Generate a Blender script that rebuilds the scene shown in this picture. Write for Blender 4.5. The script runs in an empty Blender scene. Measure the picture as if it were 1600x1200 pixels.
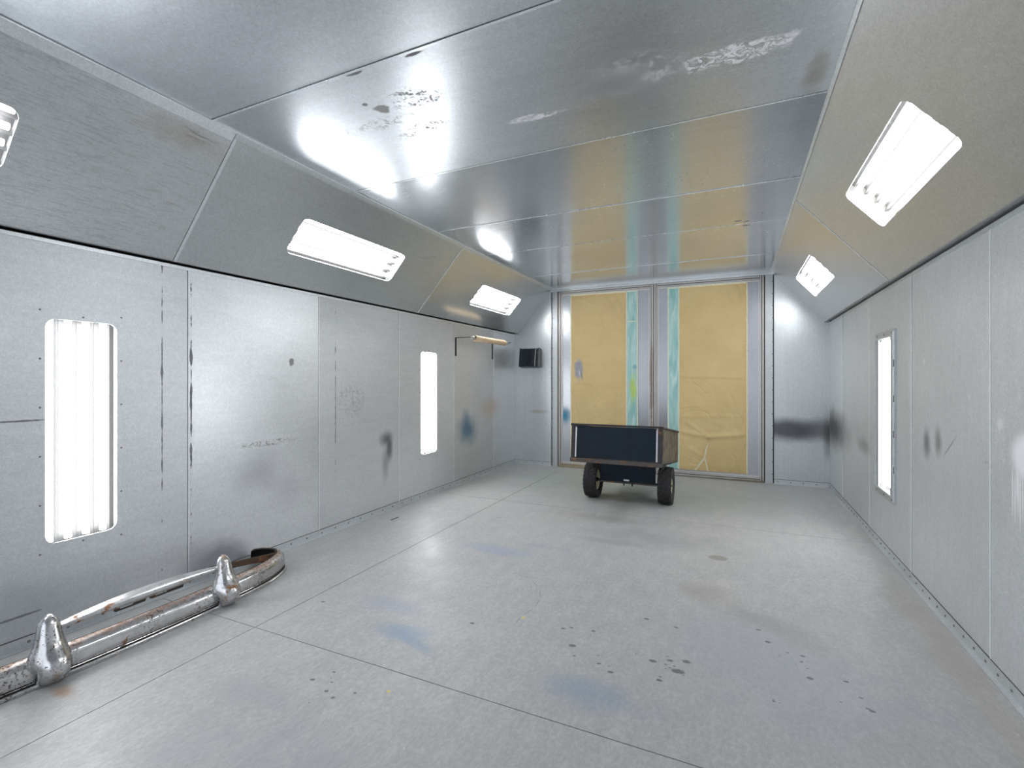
import bpy, bmesh, math, random
from mathutils import Vector, Matrix, noise as mnoise

C = bpy.context.scene.collection
scn = bpy.context.scene
R = math.radians
random.seed(7)

# ------------------------------------------------------------------ room size (metres)
XL, XR, YB, ZC = -3.212, 1.064, 7.06, 2.738        # side walls, far wall, ceiling
YF = -1.5                                          # open front of the booth
SLB, SLT = (-3.157, 2.072), (-2.567, ZC)           # left sloped panel, lower / upper edge (x, z)
SRB, SRT = (1.009, 2.053), (0.416, ZC)             # right sloped panel
ZWL, ZWR = 2.060, 2.045                            # tops of the side walls

# ------------------------------------------------------------------ mesh helper
class MB:
    def __init__(s): s.v, s.f, s.t = [], [], []
    def add(s, vs, fs, tone=None):
        o = len(s.v); s.v += [tuple(v) for v in vs]
        s.f += [tuple(i + o for i in f) for f in fs]; s.t += [tone] * len(fs)
    def hexa(s, p, tone=None):   # p: 8 corners, bottom ring 0-3, top ring 4-7
        s.add(p, [(3,2,1,0),(4,5,6,7),(0,1,5,4),(1,2,6,5),(2,3,7,6),(3,0,4,7)], tone)
    def box(s, x0, x1, y0, y1, z0, z1, M=None, tone=None):
        p = [Vector(q) for q in ((x0,y0,z0),(x1,y0,z0),(x1,y1,z0),(x0,y1,z0),(x0,y0,z1),(x1,y0,z1),(x1,y1,z1),(x0,y1,z1))]
        if M is not None: p = [M @ q for q in p]
        s.hexa(p, tone)
    def rings(s, rings, cap=True, closed=False, tone=None):
        n = len(rings[0]); vs = [p for r in rings for p in r]; fs = []
        m = len(rings)
        for i in range(m if closed else m - 1):
            a, b = i * n, ((i + 1) % m) * n
            for j in range(n): fs.append((a + j, a + (j+1) % n, b + (j+1) % n, b + j))
        if cap and not closed:
            fs.append(tuple(range(n))[::-1]); fs.append(tuple((m-1)*n + j for j in range(n)))
        s.add(vs, fs, tone)
    def cyl(s, p0, p1, r0, r1=None, n=16, cap=True):
        r1 = r0 if r1 is None else r1
        p0, p1 = Vector(p0), Vector(p1); d = (p1 - p0).normalized()
        a = d.orthogonal().normalized(); b = d.cross(a)
        s.rings([[p + (a*math.cos(t) + b*math.sin(t))*r for t in [2*math.pi*k/n for k in range(n)]] for p, r in ((p0,r0),(p1,r1))], cap)
    def lathe(s, prof, M, n=32):   # prof (radius, axial); axis = local X
        s.rings([[M @ Vector((h, r*math.cos(2*math.pi*k/n), r*math.sin(2*math.pi*k/n))) for k in range(n)] for r, h in prof], True)
    def dome(s, c, nrm, r, h=None, n=8):
        h = r*.6 if h is None else h
        c, d = Vector(c), Vector(nrm).normalized(); a = d.orthogonal().normalized(); b = d.cross(a)
        rr = []
        for q in (0, .4, .75, .97):
            rad = r*math.cos(q*math.pi/2); hh = h*math.sin(q*math.pi/2)
            rr.append([c + d*hh + (a*math.cos(t)+b*math.sin(t))*rad for t in [2*math.pi*k/n for k in range(n)]])
        s.rings(rr)
    def build(s, name, mat=None, parent=None, smooth=None, bevel=0):
        me = bpy.data.meshes.new(name); me.from_pydata(s.v, [], s.f); me.update()
        if mat is not None and mat.name.startswith(('galvanized', 'door_')):
            ca = me.color_attributes.new('tone', 'FLOAT_COLOR', 'CORNER')
            for p, t in zip(me.polygons, s.t):
                for li in p.loop_indices: ca.data[li].color = (*(t or (.5,.5,.5)), 1)
        bm = bmesh.new(); bm.from_mesh(me); bmesh.ops.recalc_face_normals(bm, faces=bm.faces); bm.to_mesh(me); bm.free()
        if smooth is not None:
            me.shade_smooth(); me.set_sharp_from_angle(angle=R(smooth))
        o = bpy.data.objects.new(name, me); C.objects.link(o)
        if mat: me.materials.append(mat)
        if parent: o.parent = parent
        if bevel:
            m = o.modifiers.new('bevel', 'BEVEL'); m.width = bevel; m.segments = 2; m.limit_method = 'ANGLE'; m.angle_limit = R(40)
        return o

def rounded(u0, u1, v0, v1, r, n=6):
    pts = []
    for cu, cv, a0 in ((u1-r, v0+r, -90), (u1-r, v1-r, 0), (u0+r, v1-r, 90), (u0+r, v0+r, 180)):
        for k in range(n+1):
            a = R(a0 + 90*k/n); pts.append((cu + r*math.cos(a), cv + r*math.sin(a)))
    return pts

def sheet(mb, F, outer, holes=(), w=0., t=.006, tone=None):
    """flat metal sheet: outline polygon with cut-outs, front face at height w, edges folded back by t"""
    bm = bmesh.new(); loops = []
    for lp in [outer] + list(holes):
        vs = [bm.verts.new((u, v, 0)) for u, v in lp]; loops.append(vs)
        for i in range(len(vs)): bm.edges.new((vs[i], vs[(i+1) % len(vs)]))
    bmesh.ops.triangle_fill(bm, edges=bm.edges[:], use_beauty=True, use_dissolve=False)
    bm.verts.index_update()
    pts = [v.co.copy() for v in bm.verts]; n = len(pts)
    tri = [tuple(v.index for v in f.verts) for f in bm.faces]
    vs = [F(p.x, p.y, w) for p in pts] + [F(p.x, p.y, w - t) for p in pts]
    fs = tri + [tuple(i + n for i in f[::-1]) for f in tri]; o = 0
    for lp in [outer] + list(holes):
        m = len(lp)
        for i in range(m): fs.append((o+i, o+(i+1) % m, n+o+(i+1) % m, n+o+i))
        o += m
    bm.free(); mb.add(vs, fs, tone)

def rect(u0, u1, v0, v1): return [(u0,v0),(u1,v0),(u1,v1),(u0,v1)]
def rbox(mb, F, u0, u1, v0, v1, w0, w1, tone=None):
    mb.hexa([F(u0,v0,w0),F(u1,v0,w0),F(u1,v1,w0),F(u0,v1,w0),F(u0,v0,w1),F(u1,v0,w1),F(u1,v1,w1),F(u0,v1,w1)], tone)

# surface frames: u, v on the surface, w towards the room
def FL(u, v, w=0.): return Vector((XL + w, u, v))
def FR(u, v, w=0.): return Vector((XR - w, u, v))
def FB(u, v, w=0.): return Vector((u, YB - w, v))
def FC(u, v, w=0.): return Vector((v, u, ZC - w))
def slope(b, t):
    d = Vector((t[0]-b[0], 0, t[1]-b[1])); L = d.length; d /= L
    n = Vector((d.z, 0, -d.x)) if d.x > 0 else Vector((-d.z, 0, d.x))
    if n.z > 0: n = -n
    o = Vector((b[0], 0, b[1]))
    return (lambda u, v, w=0.: o + Vector((0,u,0)) + d*v + n*w), L, d, n
FSL, LSL, dSL, nSL = slope(SLB, SLT)
FSR, LSR, dSR, nSR = slope(SRB, SRT)

def thing(name, label, cat, loc=(0,0,0), group=None):
    o = bpy.data.objects.new(name, None); C.objects.link(o); o.location = loc
    o.empty_display_size = .1
    return tag(o, label, cat, group)
def tag(o, label, cat, group=None):
    o['label'] = label; o['category'] = cat
    if group: o['group'] = group
    return o
def struct(o): o['kind'] = 'structure'; return o

# ------------------------------------------------------------------ material helper
class NT:
    def __init__(s, name):
        s.m = bpy.data.materials.new(name); s.m.use_nodes = True; s.nt = s.m.node_tree; s.nt.nodes.clear()
        s.out = s.nt.nodes.new('ShaderNodeOutputMaterial'); s._pos = None
    def n(s, ty, ins=(), out=0, **kw):
        nd = s.nt.nodes.new('ShaderNode' + ty)
        for k, v in kw.items(): setattr(nd, k, v)
        for k, v in (ins.items() if isinstance(ins, dict) else enumerate(ins)):
            if v is None: continue
            if isinstance(v, bpy.types.NodeSocket): s.nt.links.new(v, nd.inputs[k])
            else: nd.inputs[k].default_value = v
        return nd.outputs[out]
    def pos(s):
        if s._pos is None: s._pos = s.n('NewGeometry', out='Position')
        return s._pos
    def math(s, op, a, b=0., c=0., clamp=False): return s.n('Math', (a, b, c), operation=op, use_clamp=clamp)
    def vmul(s, v): return s.n('VectorMath', (s.pos(), v), operation='MULTIPLY')
    def noise(s, scale, vec=None, detail=3., rough=.55, dist=0.):
        return s.n('TexNoise', {'Vector': vec or s.pos(), 'Scale': scale, 'Detail': detail, 'Roughness': rough, 'Distortion': dist}, out=0)
    def mr(s, x, a, b, c=0., d=1., smooth=False):
        nd = s.nt.nodes.new('ShaderNodeMapRange'); nd.interpolation_type = 'SMOOTHSTEP' if smooth else 'LINEAR'; nd.clamp = True
        for k, v in enumerate((x, a, b, c, d)):
            if isinstance(v, bpy.types.NodeSocket): s.nt.links.new(v, nd.inputs[k])
            else: nd.inputs[k].default_value = v
        return nd.outputs[0]
    def mix(s, f, a, b, mode='MIX'):
        nd = s.nt.nodes.new('ShaderNodeMix'); nd.data_type = 'RGBA'; nd.blend_type = mode
        for k, v in ((0, f), (6, a), (7, b)):
            if isinstance(v, bpy.types.NodeSocket): s.nt.links.new(v, nd.inputs[k])
            elif k and not hasattr(v, '__len__'): nd.inputs[k].default_value = (v, v, v, 1)
            else: nd.inputs[k].default_value = (*v, 1) if k and len(v) == 3 else v
        return nd.outputs[2]
    def blot(s, c, r, strength=1., soft=.6, na=.3, ns=5., rot=None):
        """soft-edged patch of paint / dirt centred at c with radii r"""
        d = s.n('VectorMath', (s.pos(), c), operation='SUBTRACT')
        if rot: d = s.n('VectorRotate', {'Vector': d, 'Axis': rot[0], 'Angle': R(rot[1])}, rotation_type='AXIS_ANGLE')
        d = s.n('VectorMath', (d, tuple(1/x for x in r)), operation='MULTIPLY')
        ln = s.n('VectorMath', (d,), out='Value', operation='LENGTH')
        if na: ln = s.math('MULTIPLY_ADD', s.math('SUBTRACT', s.noise(ns), .5), na*2, ln)
        return s.mr(ln, 1., 1. - soft, 0., strength, True)
    def fin(s, color, rough=.5, metal=0., bump=None, spec=.5, **kw):
        ins = {'Base Color': color if isinstance(color, bpy.types.NodeSocket) else (*color, 1), 'Roughness': rough, 'Metallic': metal, 'Specular IOR Level': spec}
        ins.update(kw)
        if bump is not None: ins['Normal'] = bump
        b = s.n('BsdfPrincipled', ins); s.nt.links.new(b, s.out.inputs[0]); return s.m
    def bump(s, h, strength=.3, dist=.01, prev=None):
        return s.n('Bump', {'Strength': strength, 'Distance': dist, 'Height': h, 'Normal': prev})

def plain(name, col, rough=.5, metal=0., var=.12, scale=20., bump=0., spec=.5):
    t = NT(name); f = t.noise(scale)
    c = t.mix(t.mr(f, .3, .7), tuple(x*(1-var) for x in col), tuple(min(1, x*(1+var)) for x in col))
    return t.fin(c, rough, metal, t.bump(f, bump, .002) if bump else None, spec)

BIG = 9.
def galvanized(name, base=(.70,.725,.745), rough=.38, metal=.85, streak=(1,1,1), stains=(), wave=.25, marks=.5, grain=.05, cloud=.07, flecks=0):
    """zinc-coated sheet: fine spangle, rolling streaks, shallow dents, scuffs, paint overspray"""
    t = NT(name)
    at = t.n('Attribute', out='Color', attribute_name='tone')
    sp = t.n('SeparateColor', (at,)); tn = sp.node
    tr, tg, tb = tn.outputs[0], tn.outputs[1], tn.outputs[2]
    big = t.noise(.9, detail=3., rough=.55)
    strk = t.noise(6., t.vmul(streak), detail=5., rough=.7)
    spv = t.n('SeparateColor', (t.n('TexVoronoi', {'Vector': t.pos(), 'Scale': 160.}, out='Color'),))
    fine = t.noise(170., detail=3., rough=.7)
    k = t.math('MULTIPLY', t.mr(big, .3, .7, 1-cloud, 1+cloud), t.mr(strk, .3, .7, .955, 1.035))
    k = t.math('MULTIPLY', k, t.mr(spv, 0., 1., 1-grain, 1+grain))
    k = t.math('MULTIPLY', k, t.mr(fine, .3, .7, .91, 1.08))
    k = t.math('MULTIPLY', k, t.mr(t.noise(55., detail=4., rough=.65), .32, .68, .945, 1.05))
    k = t.math('MULTIPLY', k, t.math('MULTIPLY', tr, 2.))
    col = t.mix(1., (*base, 1), t.n('CombineColor', (k, k, k)), 'MULTIPLY')
    m = t.math('ADD', metal - .5, tb)
    r = t.math('ADD', t.math('ADD', t.mr(big, .3, .7, rough - .015, rough + .015), t.mr(strk, .3, .7, -.01, .01)), t.math('SUBTRACT', tg, .5))
    if marks:       # short fine scratches along the rolling direction, a few scuffs
        s1 = t.noise(14., t.vmul(streak), detail=4., rough=.75)
        pk = t.noise(1.9, detail=3., rough=.6)
        sc = t.math('MULTIPLY', t.mr(s1, .64, .70), t.mr(pk, .50, .66))
        sk = t.math('MULTIPLY', t.mr(t.noise(34., detail=4., rough=.7), .715, .74), t.mr(pk, .42, .55))
        f = t.math('MULTIPLY', t.math('MAXIMUM', sc, sk), marks)
        col = t.mix(f, col, (.13,.13,.14)); r = t.math('ADD', r, t.math('MULTIPLY', f, .05))
    if flecks:      # pale dust flecks
        f = t.math('MULTIPLY', t.math('MULTIPLY', t.mr(t.noise(48., detail=2., rough=.6), .665, .70), t.mr(t.noise(1.3, detail=2.), .42, .6)), flecks)
        col = t.mix(f, col, (.80,.81,.83)); r = t.math('ADD', r, t.math('MULTIPLY', f, .3))
    for st in stains:
        f = t.blot(st['c'], st['r'], st.get('s', 1.), st.get('soft', .6), st.get('na', .25), st.get('ns', 5.), st.get('rot'))
        if 'crust' in st:
            f = t.math('MULTIPLY', f, t.mr(t.noise(st['crust'], detail=6., rough=.8, dist=.8), st.get('ct', .50), st.get('ct', .50) + .07))
        if 'dash' in st:      # dense streaks
            f = t.math('MULTIPLY', f, t.mr(t.noise(st['dash'], t.vmul(streak), detail=4., rough=.75), .50, .62))
        col = t.mix(f, col, st['col'])
        m = t.math('MULTIPLY', m, t.math('SUBTRACT', 1., t.math('MULTIPLY', f, st.get('matte', .9))))
        r = t.math('ADD', r, t.math('MULTIPLY', f, st.get('dr', .25)))
    b = t.bump(t.noise(1.7, detail=1.5), wave, .02)
    return t.fin(col, t.math('MINIMUM', t.math('MAXIMUM', r, .05), .95), t.math('MINIMUM', t.math('MAXIMUM', m, 0.), 1.), b)

# ---- overspray and dirt, each with its own place and outline
K = (.07,.07,.08)
ST_L = [
 dict(c=(XL,3.91,.735), r=(BIG,.15,.12), col=K, s=.85, soft=.9, na=.2),
 dict(c=(XL,3.96,.64), r=(BIG,.075,.19), col=K, s=.85, soft=.8, na=.15),
 dict(c=(XL,3.90,.50), r=(BIG,.08,.27), col=K, s=.5, soft=1., na=.2),
 dict(c=(XL,5.55,.67), r=(BIG,.38,.28), col=(.03,.13,.22), s=.85, soft=.95, na=.25),
 dict(c=(XL,5.50,.80), r=(BIG,.15,.22), col=(.03,.12,.2), s=.5, soft=1., na=.2),
 dict(c=(XL,6.22,.93), r=(BIG,.42,.20), col=(.50,.34,.22), s=.5, soft=1., na=.35),
 dict(c=(XL,2.48,.66), r=(BIG,.32,.22), col=(.26,.27,.32), s=.45, soft=1., na=.4, ns=3.),
 dict(c=(XL,2.72,.50), r=(BIG,.30,.24), col=(.34,.34,.36), s=.35, soft=1., na=.4, ns=3.),
 dict(c=(XL,2.14,.10), r=(BIG,.30,.16), col=(.20,.21,.26), s=.75, soft=.8, na=.35, ns=4.),
 dict(c=(XL,1.15,.20), r=(BIG,.50,.30), col=(.24,.27,.32), s=.45, soft=1., na=.4, ns=2.),
 dict(c=(XL,2.76,1.475), r=(BIG,.028,.03), col=(.12,.12,.13), s=.8, soft=.4, na=.8, ns=25.),
 dict(c=(XL,1.15,1.132), r=(BIG,.13,.007), col=K, s=.8, soft=.5, na=.7, ns=20.),
 dict(c=(XL,1.15,.165), r=(BIG,.10,.007), col=K, s=.7, soft=.5, na=1., ns=20.),
 dict(c=(XL,1.800,1.2), r=(BIG,.005,.75), col=K, s=.75, soft=.3, na=2.2, ns=9.),
 dict(c=(XL,3.225,1.2), r=(BIG,.005,.60), col=K, s=.7, soft=.3, na=2.4, ns=9.),
 dict(c=(XL,1.975,1.25), r=(BIG,.006,.60), col=K, s=.8, soft=.3, na=3.0, ns=9.),
 dict(c=(XL,3.4,1.15), r=(BIG,.24,.18), col=(.16,.17,.18), s=.4, soft=.5, na=.5, crust=38.),
 dict(c=(XL,2.55,.86), r=(BIG,.28,.03), col=(.16,.17,.18), s=.8, soft=.5, na=.4, crust=40.),
]
ST_R = [
 dict(c=(XR,6.80,.76), r=(BIG,1.15,.32), col=(.07,.075,.09), s=.9, soft=.9, na=.25, ns=4.),
 dict(c=(XR,5.35,.74), r=(BIG,.40,.12), col=(.12,.12,.13), s=.5, soft=1., na=.3),
 dict(c=(XR,5.80,.55), r=(BIG,.36,.42), col=(.62,.62,.62), s=.35, soft=1., na=.3),
 dict(c=(XR,3.745,.95), r=(BIG,.085,.13), col=K, s=.75, soft=.95, na=.25, ns=7.),
 dict(c=(XR,3.560,.975), r=(BIG,.075,.125), col=(.10,.09,.08), s=.7, soft=.95, na=.25, ns=7.),
 dict(c=(XR,3.400,.968), r=(BIG,.15,.008), col=(.16,.16,.17), s=.65, soft=.7, na=.4, ns=15., rot=((1,0,0), 36)),
 dict(c=(XR,2.60,1.02), r=(BIG,.18,.12), col=(.88,.88,.91), s=.95, soft=.5, na=.15),
 dict(c=(XR,2.845,1.14), r=(BIG,.035,.040), col=(.74,.75,.76), s=.6, soft=.5, na=.3),
 dict(c=(XR,3.15,1.25), r=(BIG,.022,.022), col=(.72,.73,.74), s=.6, soft=.5, na=.5, ns=20.),
 dict(c=(XR,3.79,1.45), r=(BIG,.028,.018), col=(.75,.76,.76), s=.7, soft=.4, na=.5, ns=20.),
 dict(c=(XR,2.95,.945), r=(BIG,.09,.018), col=(.2,.2,.21), s=.7, soft=.5, na=.4, crust=45.),
]
for yy, zz, hh in ((2.735,.86,.14),(2.715,.84,.13),(2.70,.90,.10),(2.69,.88,.12),(2.675,.83,.17),(2.655,.86,.14),(2.64,.88,.12)):
    ST_R.append(dict(c=(XR,yy,zz), r=(BIG,.0055,hh), col=(.88,.89,.91), s=.95, soft=.5, na=0.))
ST_B = [
 dict(c=(.95,YB,.71), r=(.42,BIG,.19), col=(.075,.08,.095), s=.75, soft=.8, na=.15, ns=4.),
 dict(c=(.60,YB,.70), r=(.46,BIG,.20), col=(.075,.08,.095), s=.92, soft=.75, na=.2, ns=4.),
 dict(c=(1.05,YB,.62), r=(.09,BIG,.36), col=(.05,.05,.06), s=.8, soft=1., na=.2),
 dict(c=(.40,YB,.70), r=(.10,BIG,.12), col=(.16,.17,.20), s=.5, soft=1., na=.3),
 dict(c=(-2.80,YB,.835), r=(.26,BIG,.045), col=(.30,.23,.20), s=.45, soft=1., na=.4),
 dict(c=(-2.43,YB,.80), r=(.13,BIG,.10), col=(.02,.16,.25), s=.8, soft=.9, na=.2),
]
CH = (.88,.89,.93)
ST_C = [
 dict(c=(-1.655,1.985,ZC), r=(.05,.045,BIG), col=(.18,.18,.18), s=.9, soft=.4, na=.6, ns=22.),
 dict(c=(-1.71,1.915,ZC), r=(.02,.016,BIG), col=(.10,.10,.10), s=.9, soft=.4, na=.6, ns=30.),
 dict(c=(-1.53,2.225,ZC), r=(.13,.055,BIG), col=(.30,.29,.26), s=1., soft=.3, na=.7, ns=14., crust=45.),
 dict(c=(-1.72,2.26,ZC), r=(.10,.04,BIG), col=(.28,.28,.28), s=.8, soft=.6, na=.6, crust=30.),
 dict(c=(-1.45,1.98,ZC), r=(.16,.10,BIG), col=(.16,.16,.16), s=.85, soft=.3, na=.9, crust=20.),
 dict(c=(-1.75,2.10,ZC), r=(.38,.08,BIG), col=(.22,.22,.22), s=.7, soft=.8, na=.6, crust=26.),
 dict(c=(-.97,2.388,ZC), r=(.17,.034,BIG), col=CH, s=.9, soft=.3, na=.5, ns=10., crust=30., ct=.455),
 dict(c=(.02,2.285,ZC), r=(.27,.075,BIG), col=CH, s=.95, soft=.25, na=.6, ns=8., crust=24., ct=.465),
 dict(c=(-.32,2.295,ZC), r=(.10,.06,BIG), col=CH, s=.8, soft=.5, na=.6, ns=8., crust=26., ct=.47),
 dict(c=(-.36,2.20,ZC), r=(.32,.14,BIG), col=(.60,.61,.65), s=.7, soft=.9, na=.7, crust=26.),
 dict(c=(-.50,2.28,ZC), r=(.34,.14,BIG), col=(.12,.12,.12), s=.55, soft=1., na=.4, ns=3.),
 dict(c=(.335,2.60,ZC), r=(.07,.26,BIG), col=(.24,.20,.13), s=.55, soft=1., na=.6, ns=9., matte=.3, dr=.1),
 dict(c=(-1.25,1.705,ZC), r=(.06,.012,BIG), col=K, s=.9, soft=.4, na=.6, ns=20.),
 dict(c=(-1.58,1.70,ZC), r=(.06,.012,BIG), col=K, s=.9, soft=.4, na=.6, ns=20.),
 dict(c=(.02,4.70,ZC), r=(.035,.018,BIG), col=K, s=.9, soft=.3, na=.8, ns=30.),
 dict(c=(.09,4.74,ZC), r=(.03,.018,BIG), col=K, s=.9, soft=.3, na=.8, ns=30.),
 dict(c=(.09,4.87,ZC), r=(.035,.022,BIG), col=K, s=.9, soft=.3, na=.8, ns=30.),
 dict(c=(-1.10,4.82,ZC), r=(.7,.03,BIG), col=(.2,.2,.2), s=.7, soft=.6, na=.6, crust=24.),
]
ST_SL = [
 dict(c=(-2.66,1.60,2.63), r=(.10,.30,.14), col=(.34,.28,.20), s=.40, soft=1., na=.6, ns=6.),
 dict(c=(-2.64,1.66,2.65), r=(.06,.12,.06), col=(.16,.13,.10), s=.7, soft=.9, na=.7, ns=12., dash=16.),
 dict(c=(-2.9,.85,2.36), r=(.9,1.05,.7), col=(.20,.205,.21), s=.30, soft=.35, na=.3, ns=2., dash=22.),
 dict(c=(-2.75,4.0,2.56), r=(.12,.35,.14), col=(.36,.36,.35), s=.5, soft=.9, na=.6, dash=14.),
 dict(c=(-3.10,.98,2.14), r=(.1,.05,.03), col=K, s=.7, soft=.6, na=.6, ns=20.),
]
M_wl = galvanized('galvanized_left_wall', streak=(1,.5,4.), stains=ST_L, rough=.42, metal=.58, marks=.12)
M_wr = galvanized('galvanized_right_wall', streak=(1,5.,.7), stains=ST_R, rough=.50, metal=.50, marks=.2)
M_wb = galvanized('galvanized_far_wall', streak=(8,1,.15), stains=ST_B, rough=.32, metal=.75, marks=.15, base=(.65,.685,.70))
M_ce = galvanized('galvanized_ceiling', streak=(.6,4.,1), stains=ST_C, rough=.215, metal=.80, base=(.63,.665,.70), wave=.16, marks=.15, flecks=.55)
M_sl = galvanized('galvanized_left_slope', streak=(5.,.5,5.), stains=ST_SL, rough=.33, metal=.78, base=(.62,.65,.665), wave=.12, marks=.10)
M_sr = galvanized('galvanized_right_slope', streak=(4.,.6,4.), rough=.34, metal=.70, base=(.66,.67,.665), marks=0, wave=.12, cloud=.04)
M_trim = galvanized('galvanized_trim', streak=(1,1,1), rough=.40, metal=.7, base=(.66,.69,.71), marks=.5)
M_hem = plain('bright_sheet_hem', (.72,.74,.75), .35, .6, .1, 12.)
M_chan = plain('channel_steel', (.55,.56,.57), .6, .3)
M_dark = plain('dark_gap_and_shade', (.035,.037,.04), .8)
M_shell = plain('added_unseen_shell', (.05,.05,.055), .8)
M_rivet = plain('rivet_steel', (.22,.22,.22), .45, .7)

def concrete():
    t = NT('smooth_concrete_floor')
    a = t.noise(.55, detail=5., rough=.6); b = t.noise(2.6, detail=6., rough=.65)
    tw = t.noise(1., t.vmul((16., 4., 1.)), detail=5., rough=.7); f = t.noise(150., detail=3.)
    col = t.mix(t.mr(a, .32, .68), (.395,.40,.395), (.475,.47,.45))
    col = t.mix(t.mr(b, .35, .70, 0., .6), col, (.41,.415,.425))
    col = t.mix(t.mr(tw, .38, .72, 0., .5), col, (.54,.54,.53))
    col = t.mix(t.mr(f, .35, .65, 0., .45), col, (.33,.33,.335))
    md = t.noise(7., t.vmul((1.6,.8,1.)), detail=6., rough=.7); col = t.mix(t.mr(md, .42, .70, 0., .6), col, (.345,.35,.355)); col = t.mix(t.mr(md, .45, .25, 0., .35), col, (.52,.515,.50))
    g2 = t.noise(42., t.vmul((1.4,.8,1.)), detail=5., rough=.7)
    col = t.mix(t.mr(g2, .48, .72, 0., .55), col, (.30,.305,.31)); col = t.mix(t.mr(g2, .50, .30, 0., .45), col, (.55,.55,.535))
    def bl(*a, **k):
        nonlocal col
        c = k.pop('col'); col = t.mix(t.blot(*a, **k), col, c)
    BL = (.20,.29,.40)
    bl((-1.60,2.08,0), (.24,.12,BIG), col=BL, strength=.70, soft=.8, na=.45, ns=5.)
    bl((-1.48,2.02,0), (.22,.05,BIG), col=BL, strength=.55, soft=.8, na=.4, ns=6., rot=((0,0,1), 20))
    bl((-1.85,2.30,0), (.35,.12,BIG), col=(.30,.33,.42), strength=.55, soft=1., na=.6, ns=4.)
    bl((-1.68,3.40,0), (.50,.16,BIG), col=(.28,.34,.46), strength=.55, soft=1., na=.6, ns=4.)
    bl((-1.45,3.62,0), (.40,.10,BIG), col=(.30,.33,.40), strength=.55, soft=1., na=.6, ns=4.)
    bl((-.55,2.00,0), (.40,.16,BIG), col=(.24,.30,.38), strength=.60, soft=1., na=.7, ns=4.)
    bl((-.20,3.30,0), (.22,.18,BIG), col=(.30,.27,.27), strength=.60, soft=1., na=.5, ns=4.)
    bl((-.95,3.95,0), (.55,.10,BIG), col=(.28,.28,.28), strength=.55, soft=1., na=.6, ns=5.)
    bl((-1.2,4.6,0), (.7,.18,BIG), col=(.33,.31,.30), strength=.50, soft=1., na=.6, ns=4.)
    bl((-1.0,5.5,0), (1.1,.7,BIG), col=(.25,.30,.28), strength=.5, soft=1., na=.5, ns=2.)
    bl((-2.3,6.2,0), (1.0,.8,BIG), col=(.30,.37,.35), strength=.50, soft=1., na=.5, ns=2.)
    bl((.2,2.6,0), (.9,.9,BIG), col=(.33,.36,.40), strength=.50, soft=1., na=.6, ns=2.)
    bl((.95,3.0,0), (.16,1.6,BIG), col=(.33,.29,.25), strength=.50, soft=1., na=.6, ns=4.)
    bl((-2.62,1.07,0), (.12,.05,BIG), col=(.36,.22,.13), strength=.65, soft=1., na=.5, ns=12.)
    bl((-.116,3.935,0), (.075,.062,BIG), col=(.24,.24,.21), strength=.85, soft=.25, na=.12, ns=14.)
    bl((-1.9,1.42,0), (.35,.12,BIG), col=(.33,.34,.36), strength=.50, soft=1., na=.6, ns=4.)
    for x, y, r in ((-.743,2.33,.020),(-.839,2.472,.012),(-.685,2.514,.012),(-.355,2.364,.018),(-.278,2.405,.014),(-.208,2.426,.022),
                    (-.517,2.195,.014),(-.306,2.225,.014),(-.45,2.766,.015),(-.29,2.74,.013),(.113,2.897,.014),(-1.711,1.581,.013),
                    (-1.593,1.548,.011),(-1.536,1.528,.011),(.297,2.711,.013),(.306,2.523,.016),(.153,2.783,.016),(.447,2.562,.012),
                    (.503,2.379,.013),(-2.253,2.164,.014),(-1.309,2.314,.016),(-.80,2.50,.011),(-.24,2.33,.03)):
        bl((x,y,0), (r*1.15,r*.8,BIG), col=(.11,.115,.12), strength=.85, soft=.4, na=.5, ns=45.)
    bl((-1.08,2.49,0), (.016,.016,BIG), col=(.62,.55,.12), strength=.8, soft=.5, na=.5, ns=40.)
    bl((-1.35,1.66,0), (.010,.010,BIG), col=(.66,.55,.08), strength=.9, soft=.4, na=.3, ns=40.)
    bl((.08,3.05,0), (.62,.16,BIG), col=(.27,.255,.25), strength=.5, soft=1., na=.6, ns=5., rot=((0,0,1), 35))
    bl((-1.0,6.1,0), (2.8,1.7,BIG), col=(.35,.41,.39), strength=.60, soft=1., na=.5, ns=2.)
    bl((-.6,4.2,0), (.9,.3,BIG), col=(.30,.30,.31), strength=.55, soft=1., na=.7, ns=4.)
    bl((-1.3,1.1,0), (.9,.35,BIG), col=(.33,.34,.37), strength=.55, soft=1., na=.7, ns=4.)
    rng = random.Random(5)
    for x, y, n, d in ((-.30,2.36,10,.10),(-.62,2.27,6,.10),(.28,2.66,7,.09),(.46,2.40,3,.06),(-1.60,1.56,5,.09),(.13,2.28,3,.05)):
        for _ in range(n):
            q = rng.uniform(.004,.009)
            bl((x+rng.gauss(0,d*.6), y+rng.gauss(0,d*.6), 0), (q*1.2,q*.8,BIG), col=(.11,.115,.12), strength=.8, soft=.4, na=.4, ns=60.)
    # hairline crack
    cr = [(-1.42,3.05),(-1.24,2.992),(-1.13,2.87),(-1.082,2.752),(-1.067,2.622),(-1.098,2.507),(-1.093,2.38)]
    for (x0,y0),(x1,y1) in zip(cr, cr[1:]):
        L = math.hypot(x1-x0, y1-y0)
        bl(((x0+x1)/2,(y0+y1)/2,0), (L*.56,.0035,BIG), col=(.17,.17,.17), strength=.6, soft=.6, na=.15, ns=12., rot=((0,0,1), -math.degrees(math.atan2(y1-y0,x1-x0))))
    spk = t.mr(t.noise(30., detail=3., rough=.7), .72, .745); col = t.mix(t.math('MULTIPLY', spk, .45), col, (.16,.16,.17))
    wspk = t.mr(t.noise(41., detail=2., rough=.6), .73, .75); col = t.mix(t.math('MULTIPLY', wspk, .4), col, (.68,.68,.66))
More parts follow.
